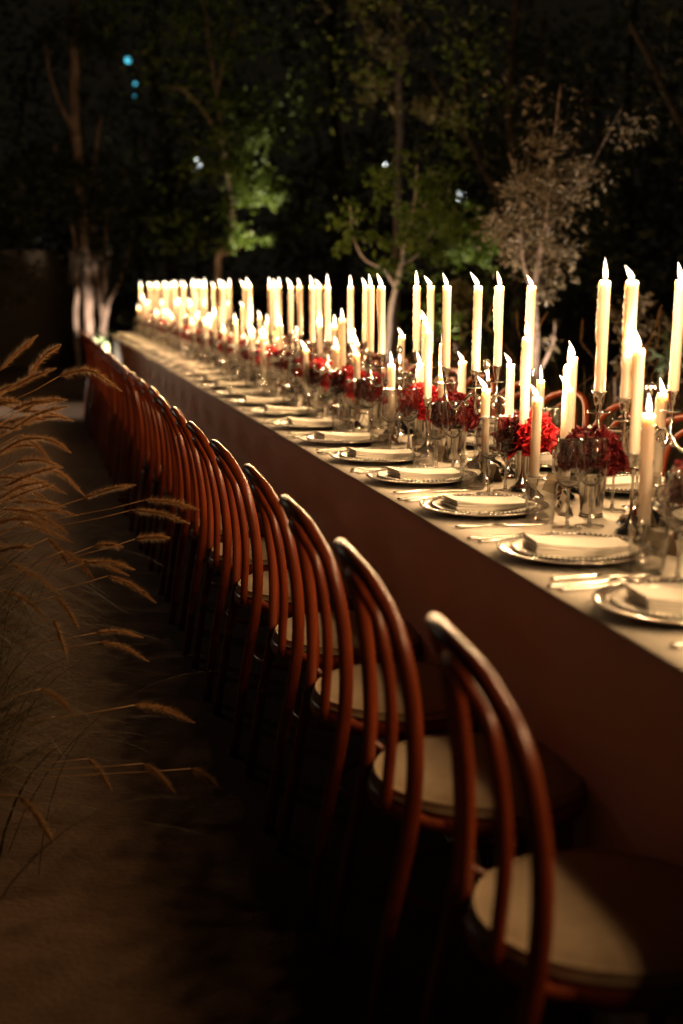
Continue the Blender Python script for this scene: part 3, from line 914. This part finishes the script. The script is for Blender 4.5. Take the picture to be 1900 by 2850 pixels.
PL_C = [  # low clump near the camera
    ((0.195, 2.98, 0.335), (0.335, 2.94, 0.292), 0.012), ((0.205, 2.90, 0.215), (0.275, 2.87, 0.145), 0.008), ((0.315, 2.88, 0.20), (0.375, 2.86, 0.155), 0.006),
    ((-0.02, 2.95, 0.40), (0.05, 2.93, 0.34), 0.010), ((-0.08, 2.75, 0.22), (-0.01, 2.72, 0.11), 0.012), ((0.08, 2.95, 0.22), (0.13, 2.93, 0.14), 0.008)]
rp = random.Random(77)
for k in range(34):       # the golden mass of seed heads near the picture's left edge
    x, y, z = rp.uniform(-0.24, 0.00), rp.uniform(3.25, 3.95), rp.uniform(0.62, 1.06)
    ln = rp.uniform(0.10, 0.16); a = rp.gauss(0.05 if z > 0.85 else -0.35, 0.35)
    (PL_A if z > 0.78 else PL_B).append(((x, y, z), (x + ln * cos(a), y - 0.03, z + ln * sin(a)), rp.uniform(0.004, 0.016)))
GG = 'clumps of fountain grass beside the path'
fountain_grass('tallest fountain grass clump, its tan plumes arching over the path in front of the chairs', (-0.62, 3.82, 0), PL_A, 2600, 0.64, 1.08, 0.0, 11, GG)
fountain_grass('fountain grass clump with plumes reaching out at seat height', (-0.55, 3.42, 0), PL_B, 3000, 0.66, 0.82, -0.05, 12, GG)
fountain_grass('low drooping fountain grass clump, nearest the camera', (-0.50, 2.98, 0), PL_C, 1300, 0.60, 0.50, 0.0, 13, GG)
# far side, behind the right-hand chairs
for k, (x, y, h) in enumerate(((2.85, 7.0, 1.0), (3.05, 6.3, 1.0), (2.75, 8.4, 0.95))):
    pls = []
    for q in range(6):
        px, py = x + random.uniform(-.35, .35), y + random.uniform(-.3, .3)
        z = h * random.uniform(0.75, 1.1)
        pls.append(((px, py, z), (px + random.uniform(-.02, .08), py, z + 0.12), 0.004))
    fountain_grass(['dusky fountain grass standing behind the far chairs, middle of three clumps', 'dusky fountain grass behind the far chairs, nearest the right edge', 'dusky fountain grass behind the far chairs, leftmost and farthest'][k],
                   (x, y, 0), pls, 420, 0.45, 1.05, random.uniform(0, 6), 30 + k, 'dark grass clumps behind the far chairs', 0.007)

# ================================================================== TREES
def leaves(blobs, size, mt, seed, long=1.9):
    rnd = random.Random(seed)
    v, f = [], []
    for (cx, cy_, cz, rx, ry, rz_, n) in blobs:
        nc = max(3, n // 26)
        cl = []
        for _ in range(nc):
            while True:
                p = Vector((rnd.uniform(-1, 1), rnd.uniform(-1, 1), rnd.uniform(-1, 1)))
                if p.length < 1: break
            cl.append((Vector((cx + p.x * rx, cy_ + p.y * ry, cz + p.z * rz_)), rnd.uniform(0.5, 1.3)))
        for _ in range(n):
            c, cs = rnd.choice(cl)
            p = c + Vector((rnd.gauss(0, 1), rnd.gauss(0, 1), rnd.gauss(0, 0.8))) * (min(rx, rz_) * 0.20 * cs)
            d = Vector((rnd.gauss(0, 1), rnd.gauss(0, 1), rnd.gauss(-0.2, 0.7))).normalized()
            s_ = d.orthogonal().normalized()
            s_ = Matrix.Rotation(rnd.uniform(0, TAU), 3, d) @ s_
            L = size * rnd.uniform(0.6, 1.3); w = L / long / 2
            o = len(v)
            nrm = d.cross(s_) * (0.10 * L)
            v += [p, p + d * L * 0.5 + s_ * w + nrm, p + d * L, p + d * L * 0.5 - s_ * w + nrm]
            f.append((o, o + 1, o + 2, o + 3))
    return MB().add(v, f).mesh('crown', mt, False)
def tree(name, label, base, trunks, blobs, size, mt, bark, seed, cat='tree', group=None, long=1.9):
    t = thing(name, label, cat, base, 0, group)
    B = Vector(base)
    rnd = random.Random(seed)
    for q, (pts, r0, r1) in enumerate(trunks):
        P = spline([Vector(p) - B for p in pts], 8)
        n = len(P)
        P = [p + Vector((noise.noise((p.z * 3, seed, q)), noise.noise((seed, p.z * 3, q)), 0)) * r0 * 0.5 for p in P]
        R = [(r0 + (r1 - r0) * i / (n - 1)) * (1 + 0.14 * noise.noise((i * 0.9, seed, q))) for i in range(n)]
        ob('trunk' if q == 0 else 'limb', MB().tube(P, R, 12).mesh('trunk', bark), t)
    if blobs:
        ob('crown', leaves([(a - B.x, b - B.y, c_ - B.z, d, e, f_, n) for a, b, c_, d, e, f_, n in blobs], size, mt, seed, long), t)
    return t
# 1: multi-stemmed pale tree at the end of the chairs
T1 = [([(0.86, 19.5, 0), (0.87, 19.5, 1.2), (0.85, 19.5, 2.4), (0.81, 19.5, 3.4), (0.84, 19.5, 4.4), (0.90, 19.5, 5.6), (0.95, 19.6, 8.0)], 0.070, 0.066),
      ([(1.04, 19.4, 0), (1.06, 19.4, 0.9), (0.99, 19.4, 1.7), (1.02, 19.4, 2.6), (1.15, 19.5, 3.6)], 0.060, 0.022),
      ([(0.70, 19.4, 0), (0.68, 19.4, 0.8), (0.72, 19.4, 1.5), (0.68, 19.4, 2.3), (0.5, 19.4, 3.2)], 0.045, 0.018),
      ([(1.07, 19.35, 0.75), (1.15, 19.35, 1.05), (1.31, 19.35, 1.35), (1.50, 19.4, 1.9)], 0.040, 0.012),
      ([(1.05, 19.35, 1.0), (1.11, 19.3, 1.35), (1.13, 19.3, 1.9), (1.25, 19.3, 2.5)], 0.036, 0.012),
      ([(0.82, 19.4, 3.3), (0.66, 19.4, 3.6), (0.50, 19.4, 4.1), (0.45, 19.4, 4.7)], 0.03, 0.012)]
tree('garden_tree', 'pale multi-stemmed tree lit from below at the far end of the chairs', (0.9, 19.5, 0), T1,
     [(0.3, 18.9, 2.55, 1.3, 0.4, 0.55, 1100), (1.9, 19.4, 2.3, 0.9, 0.6, 0.9, 900), (0.2, 19.5, 3.0, 1.3, 0.8, 0.5, 500), (1.35, 19.2, 1.25, 0.25, 0.3, 0.5, 110), (0.7, 19.6, 6.3, 2.4, 1.4, 1.6, 1500), (-0.6, 18.6, 1.9, 0.9, 0.5, 0.9, 650), (0.75, 19.1, 2.55, 0.4, 0.2, 0.5, 420), (0.95, 19.1, 4.5, 0.6, 0.2, 0.42, 420), (1.05, 19.0, 1.75, 0.35, 0.15, 0.3, 110)],
     0.11, M['leaf_dark'], M['bark'], 3)
# 2: slim tree with the vivid green clump
T2 = [([(2.38, 17, 0), (2.39, 17, 1.2), (2.41, 17, 1.65), (2.58, 17, 1.85), (2.60, 17, 2.3), (2.50, 17, 3.0), (2.42, 17, 3.7), (2.25, 17, 5.0)], 0.052, 0.008),
      ([(2.42, 17, 1.68), (2.60, 17, 1.72), (2.74, 17, 1.80), (2.85, 17, 2.0)], 0.026, 0.008),
      ([(2.50, 17, 3.0), (2.30, 17, 3.35), (2.05, 17, 3.6), (1.85, 17, 3.65)], 0.025, 0.010),
      ([(2.43, 17, 3.6), (2.55, 17, 4.0), (2.75, 17, 4.5)], 0.022, 0.008)]
tree('garden_tree', 'slim tree with one vivid green clump of leaves, behind the far candles', (2.38, 17, 0), T2,
     [(2.80, 16.9, 2.42, 0.38, 0.35, 0.30, 620), (2.5, 17.2, 3.3, 1.2, 0.7, 1.0, 700), (2.2, 17.3, 4.8, 1.6, 0.9, 1.0, 900), (3.6, 17.4, 3.2, 0.9, 0.7, 1.3, 600), (2.0, 17.3, 2.2, 0.5, 0.4, 0.5, 240), (2.45, 16.7, 3.1, 0.6, 0.25, 0.7, 560), (2.3, 16.7, 4.2, 0.8, 0.3, 0.6, 500), (2.9, 16.75, 1.95, 0.3, 0.15, 0.12, 90), (2.45, 16.6, 2.05, 0.35, 0.15, 0.35, 260), (2.55, 16.6, 2.75, 0.35, 0.15, 0.5, 320)],
     0.085, M['leaf_green'], M['bark'], 5)
# 3: white leaning trunk
T3 = [([(2.68, 10, 0), (2.70, 10, 0.55), (2.74, 10, 0.95), (2.80, 10, 1.28), (2.86, 10, 1.62), (2.93, 10, 1.85), (2.96, 10, 2.2)], 0.034, 0.005),
      ([(2.80, 10, 1.28), (2.70, 10, 1.42), (2.55, 10, 1.50), (2.46, 10, 1.66), (2.42, 10, 1.9)], 0.011, 0.004),
      ([(2.84, 10, 1.45), (2.98, 10, 1.55), (3.10, 10, 1.75)], 0.009, 0.004),
      ([(2.90, 10, 1.75), (3.02, 10, 1.9), (3.08, 10, 2.1)], 0.012, 0.004)]
tree('garden_tree', 'young tree with a leaning white trunk lit from below', (2.68, 10, 0), T3,
     [(2.62, 9.9, 1.42, 0.24, 0.15, 0.16, 110), (2.5, 9.85, 1.65, 0.25, 0.15, 0.2, 120), (3.0, 9.85, 1.8, 0.25, 0.12, 0.2, 120), (3.02, 9.95, 1.48, 0.16, 0.15, 0.13, 50), (3.30, 10.4, 1.85, 0.42, 0.35, 0.36, 420), (2.7, 9.7, 1.85, 0.5, 0.25, 0.30, 330), (2.88, 9.75, 1.62, 0.30, 0.12, 0.16, 170), (2.95, 9.8, 2.15, 0.35, 0.2, 0.25, 200), (3.1, 10.4, 3.1, 1.0, 0.7, 0.7, 520)],
     0.062, M['leaf_green'], M['whitebark'], 8)
# 4: olive-like tree with a mass of fine leaves
T4 = [([(3.19, 8, 0), (3.18, 8, 0.9), (3.15, 8, 1.25), (3.20, 8, 1.6), (3.24, 8, 2.05), (3.27, 8, 2.5)], 0.032, 0.005),
      ([(3.16, 8, 1.2), (3.06, 8, 1.5), (3.04, 8, 1.85), (2.95, 8, 2.1)], 0.010, 0.004),
      ([(3.20, 8, 1.6), (3.36, 8, 1.85), (3.50, 8, 2.03), (3.7, 8, 2.4)], 0.010, 0.003),
      ([(3.2, 8, 0.75), (3.25, 7.9, 0.95), (3.26, 7.9, 1.1)], 0.014, 0.006)]
tree('olive_tree', 'feathery olive-leaved tree glowing in an uplight, left of the front candelabrum', (3.19, 8, 0), T4,
     [(3.12, 8.0, 1.60, 0.27, 0.25, 0.34, 1100), (3.18, 7.9, 1.28, 0.14, 0.12, 0.12, 90), (3.25, 7.75, 1.95, 0.28, 0.12, 0.25, 260), (3.10, 7.8, 1.70, 0.25, 0.12, 0.30, 320), (3.27, 8.05, 1.75, 0.30, 0.3, 0.38, 520), (3.20, 8.1, 2.15, 0.30, 0.3, 0.34, 330), (3.45, 8.3, 2.3, 0.7, 0.4, 0.5, 200), (3.22, 7.9, 0.97, 0.10, 0.10, 0.09, 34)],
     0.050, M['leaf_olive'], M['bark'], 14, long=3.2)
# shrubs and mid-ground plants
SHR = 'garden shrubs behind the table'
def shrub(label, base, blobs, size, m, seed, long=1.9):
    x, y, _ = base
    return tree('garden_shrub', label, base, [([(x, y, 0), (x + .03, y, 0.35), (x + .06, y, 0.7)], 0.02, 0.01), ([(x, y, 0.2), (x - .12, y, 0.5), (x - .15, y, 0.8)], 0.014, 0.006)], blobs, size, m, M['bark'], seed, 'shrub', SHR, long)
shrub('leafy pale shrub at the right edge behind the front candelabrum', (3.42, 7.0, 0), [(3.40, 7.0, 1.08, 0.16, 0.2, 0.24, 330), (3.5, 7.1, 0.8, 0.3, 0.25, 0.35, 300)], 0.055, M['leaf_olive'], 21, 2.2)
shrub('strap-leaved green plant low at the right edge', (3.56, 7.0, 0), [(3.53, 6.95, 0.93, 0.07, 0.1, 0.07, 40)], 0.13, M['leaf_grey'], 22, 5.0)
shrub('bright green shrub between the white trunk and the olive tree', (4.1, 12, 0), [(4.10, 12, 1.68, 0.22, 0.25, 0.20, 520), (3.95, 12.1, 1.85, 0.3, 0.3, 0.22, 260), (4.0, 12.1, 1.1, 0.5, 0.3, 0.6, 400)], 0.07, M['leaf_green'], 23)
shrub('dim olive shrub behind the second candelabrum', (3.0, 9.0, 0), [(2.98, 9.0, 1.16, 0.12, 0.15, 0.16, 150), (3.0, 9.2, 0.8, 0.35, 0.3, 0.4, 260)], 0.07, M['leaf_yellow'], 24)
shrub('white-flowered plant glaring in an uplight beyond the last chairs', (1.02, 18.6, 0), [(1.02, 18.5, 0.62, 0.13, 0.1, 0.08, 46), (1.12, 18.5, 0.50, 0.10, 0.1, 0.07, 34)], 0.12, M['leaf_grey'], 25, 2.4)
# tall dark trees filling the background
DK = 'dark trees filling the background'
tree('garden_tree', 'tall tree with yellowish lit leaves high above the candles', (3.6, 13, 0), [([(3.7, 13.2, 0), (3.7, 13.2, 2), (3.75, 13.4, 4), (3.6, 13.4, 6)], 0.05, 0.02)],
     [(3.52, 13, 3.25, 0.28, 0.3, 0.34, 230), (4.05, 13, 2.98, 0.30, 0.3, 0.22, 260), (3.45, 13.1, 3.85, 0.35, 0.3, 0.25, 170), (3.9, 13.5, 4.6, 1.6, 0.9, 0.8, 900)], 0.075, M['leaf_yellow'], M['darkbark'], 31, group=DK)
bgt = [(-3.2, 25.5, 'dense'), (-0.6, 25.0, 'broad'), (2.6, 25.0, 'tall'), (5.6, 24.0, 'rounded'), (8.6, 25.5, 'wide'), (12.2, 26.0, 'far-right'), (6.9, 17.5, 'low'), (9.8, 18.5, 'spreading'), (5.4, 14.4, 'thin'), (6.2, 11.2, 'bushy')]
where = ['at the far left behind the garden wall', 'directly behind the garden wall', 'behind the slim green-clumped tree', 'behind the middle of the table', 'behind the white leaning trunk', 'behind the olive tree, far back',
         'between the white trunk and the background', 'right of centre in the background', 'to the right of the bright green shrub', 'at the right edge behind the front candles']
for i, (x, y, kd) in enumerate(bgt):
    big = y > 20
    H = 7.5 if big else 5.0
    n = 2600 if big else 1700
    tree('garden_tree', 'dark %s tree %s' % (kd, where[i]), (x, y, 0),
         [([(x, y, 0), (x + .1, y, H * .35), (x - .1, y, H * .65), (x, y, H * .95)], 0.13 if big else 0.09, 0.04), ([(x, y, H * .3), (x + .6, y, H * .5), (x + .9, y, H * .7)], 0.05, 0.02), ([(x, y, H * .4), (x - .5, y, H * .55), (x - 1.0, y, H * .7)], 0.05, 0.02)],
         [(x, y, H * .55, 1.9 if big else 1.4, 1.0, H * .42, n), (x + random.uniform(-.8, .8), y - .5, H * .25, 1.6 if big else 1.2, .8, H * .22, n // 2)], 0.16 if big else 0.11, M['leaf_dark'], M['darkbark'], 60 + i, group=DK)

# ================================================================== GARDEN LAMPS
def spot(name, label, loc, target, power, angle, color=(1.0, 0.80, 0.60), blend=0.6, cat='spotlight', size=0.05):
    """a small black ground spotlight with its lamp inside the hood"""
    t = thing(name, label, cat, loc, 0, 'garden spotlights in the planting')
    d = (Vector(target) - Vector(loc) - Vector((0, 0, 0.16))).normalized()
    q = d.to_track_quat('Z', 'Y')
    ob('stake', MB().tube([(0, 0, -loc[2]), (0, 0, 0.14)], 0.010 if loc[2] < 0.5 else 0.03, 8).mesh('stake', M['black']), t)
    h = ob('hood', MB().lathe([(0.012, -0.05), (0.032, -0.045), (0.036, 0.0), (0.038, 0.05), (0.034, 0.05), (0.032, 0.012), (0.001, 0.010)], 16).mesh('hood', M['black']), t, (0, 0, 0.16))
    h.rotation_mode = 'QUATERNION'; h.rotation_quaternion = q
    ob('lens', MB().lathe([(0.031, 0.014), (0.02, 0.0155), (0.001, 0.016)], 16).mesh('lens', M['lens']), h)
    l = bpy.data.lights.new('spot_lamp', 'SPOT')
    l.energy = power * UP; l.spot_size = radians(angle); l.spot_blend = blend; l.color = color; l.shadow_soft_size = size
    lo = bpy.data.objects.new('spot_lamp', l); COL.objects.link(lo)
    lo.parent = t
    lo.location = Vector((0, 0, 0.16)) + d * 0.06
    lo.rotation_mode = 'QUATERNION'; lo.rotation_quaternion = (-d).to_track_quat('Z', 'Y')
    return t
spot('garden_spotlight', 'small black spotlight among the white flowers at the pale tree', (1.06, 18.1, 0), (0.92, 19.45, 1.05), 560, 36)
spot('garden_spotlight', 'small black spotlight at the foot of the slim green tree', (2.62, 15.9, 0), (2.86, 16.8, 2.40), 1500, 22)
spot('garden_spotlight', 'small black spotlight at the foot of the white leaning trunk', (2.74, 9.0, 0), (2.77, 10.0, 1.05), 75, 36)
spot('garden_spotlight', 'small black spotlight at the foot of the olive tree', (3.12, 7.5, 0), (3.15, 7.95, 1.55), 240, 50)
spot('garden_spotlight', 'small black spotlight under the bright green shrub', (4.35, 11.2, 0), (4.12, 12.0, 1.70), 330, 24)
spot('garden_spotlight', 'small black spotlight beside the right-hand pale shrub', (3.62, 6.3, 0), (3.43, 7.0, 1.05), 60, 50)
spot('garden_spotlight', 'small black spotlight under the tall yellowish tree', (3.9, 11.9, 0), (3.85, 13.05, 3.2), 260, 36)
spot('path_light', 'low black path light past the left edge, level with the last chairs', (-2.3, 14.7, 0.9), (-0.1, 14.5, 0.0), 520, 44, (1.0, 0.86, 0.68), cat='path light')
spot('path_light', 'tall black path light past the left edge, halfway along the chairs', (-2.7, 10.2, 2.4), (0.3, 8.6, 0.0), 60, 120, (1.0, 0.80, 0.60), 1.0, cat='path light', size=0.45)
def lamp_post(label, x, y, h, n, r, m, group='lit lamp posts far beyond the trees'):
    t = thing('lamp_post', label, 'lamp post', (x, y, 0), 0, group)
    ob('pole', MB().tube([(0, 0, 0), (0, 0, h - r)], [0.07, 0.05], 10).mesh('pole', M['black']), t)
    for k in range(n):
        ob('lamp_globe', MB().ball((0, 0, 0), r, 14, 8).mesh('lamp_globe', m), t, (0 if n == 1 else (-.12, .13, 0.06)[k], 0, h + (0 if k < 2 else 0.17)))
    return t
lamp_post('white lamp post glinting through the trees above the far candles', 4.82, 38, 4.5, 3, 0.065, M['lamp_white'])
lamp_post('white lamp post, highest of the pair right of centre', 10.44, 38, 4.63, 2, 0.07, M['lamp_white'])
lamp_post('white lamp post, lower and right, next to the olive tree', 12.57, 38, 3.85, 1, 0.12, M['lamp_white'])
lamp_post('dim white lamp post at the far left over the garden wall', 0.42, 38, 2.69, 1, 0.08, M['lamp_white'])
t = thing('lamp_mast', 'tall mast with cyan lamps high at the upper left', 'lamp mast', (4.6, 55, 0))
ob('pole', MB().tube([(0, 0, 0), (0, 0, 9.6)], [0.12, 0.07], 10).mesh('pole', M['black']), t)
for dx, z, r in ((-0.18, 9.8, 0.105), (0.06, 8.44, 0.085), (0.06, 8.95, 0.05), (0.05, 7.9, 0.06)):
    ob('cyan_lamp', MB().ball((0, 0, 0), r, 14, 8).mesh('cyan_lamp', M['lamp_cyan']), t, (dx, -0.15, z))
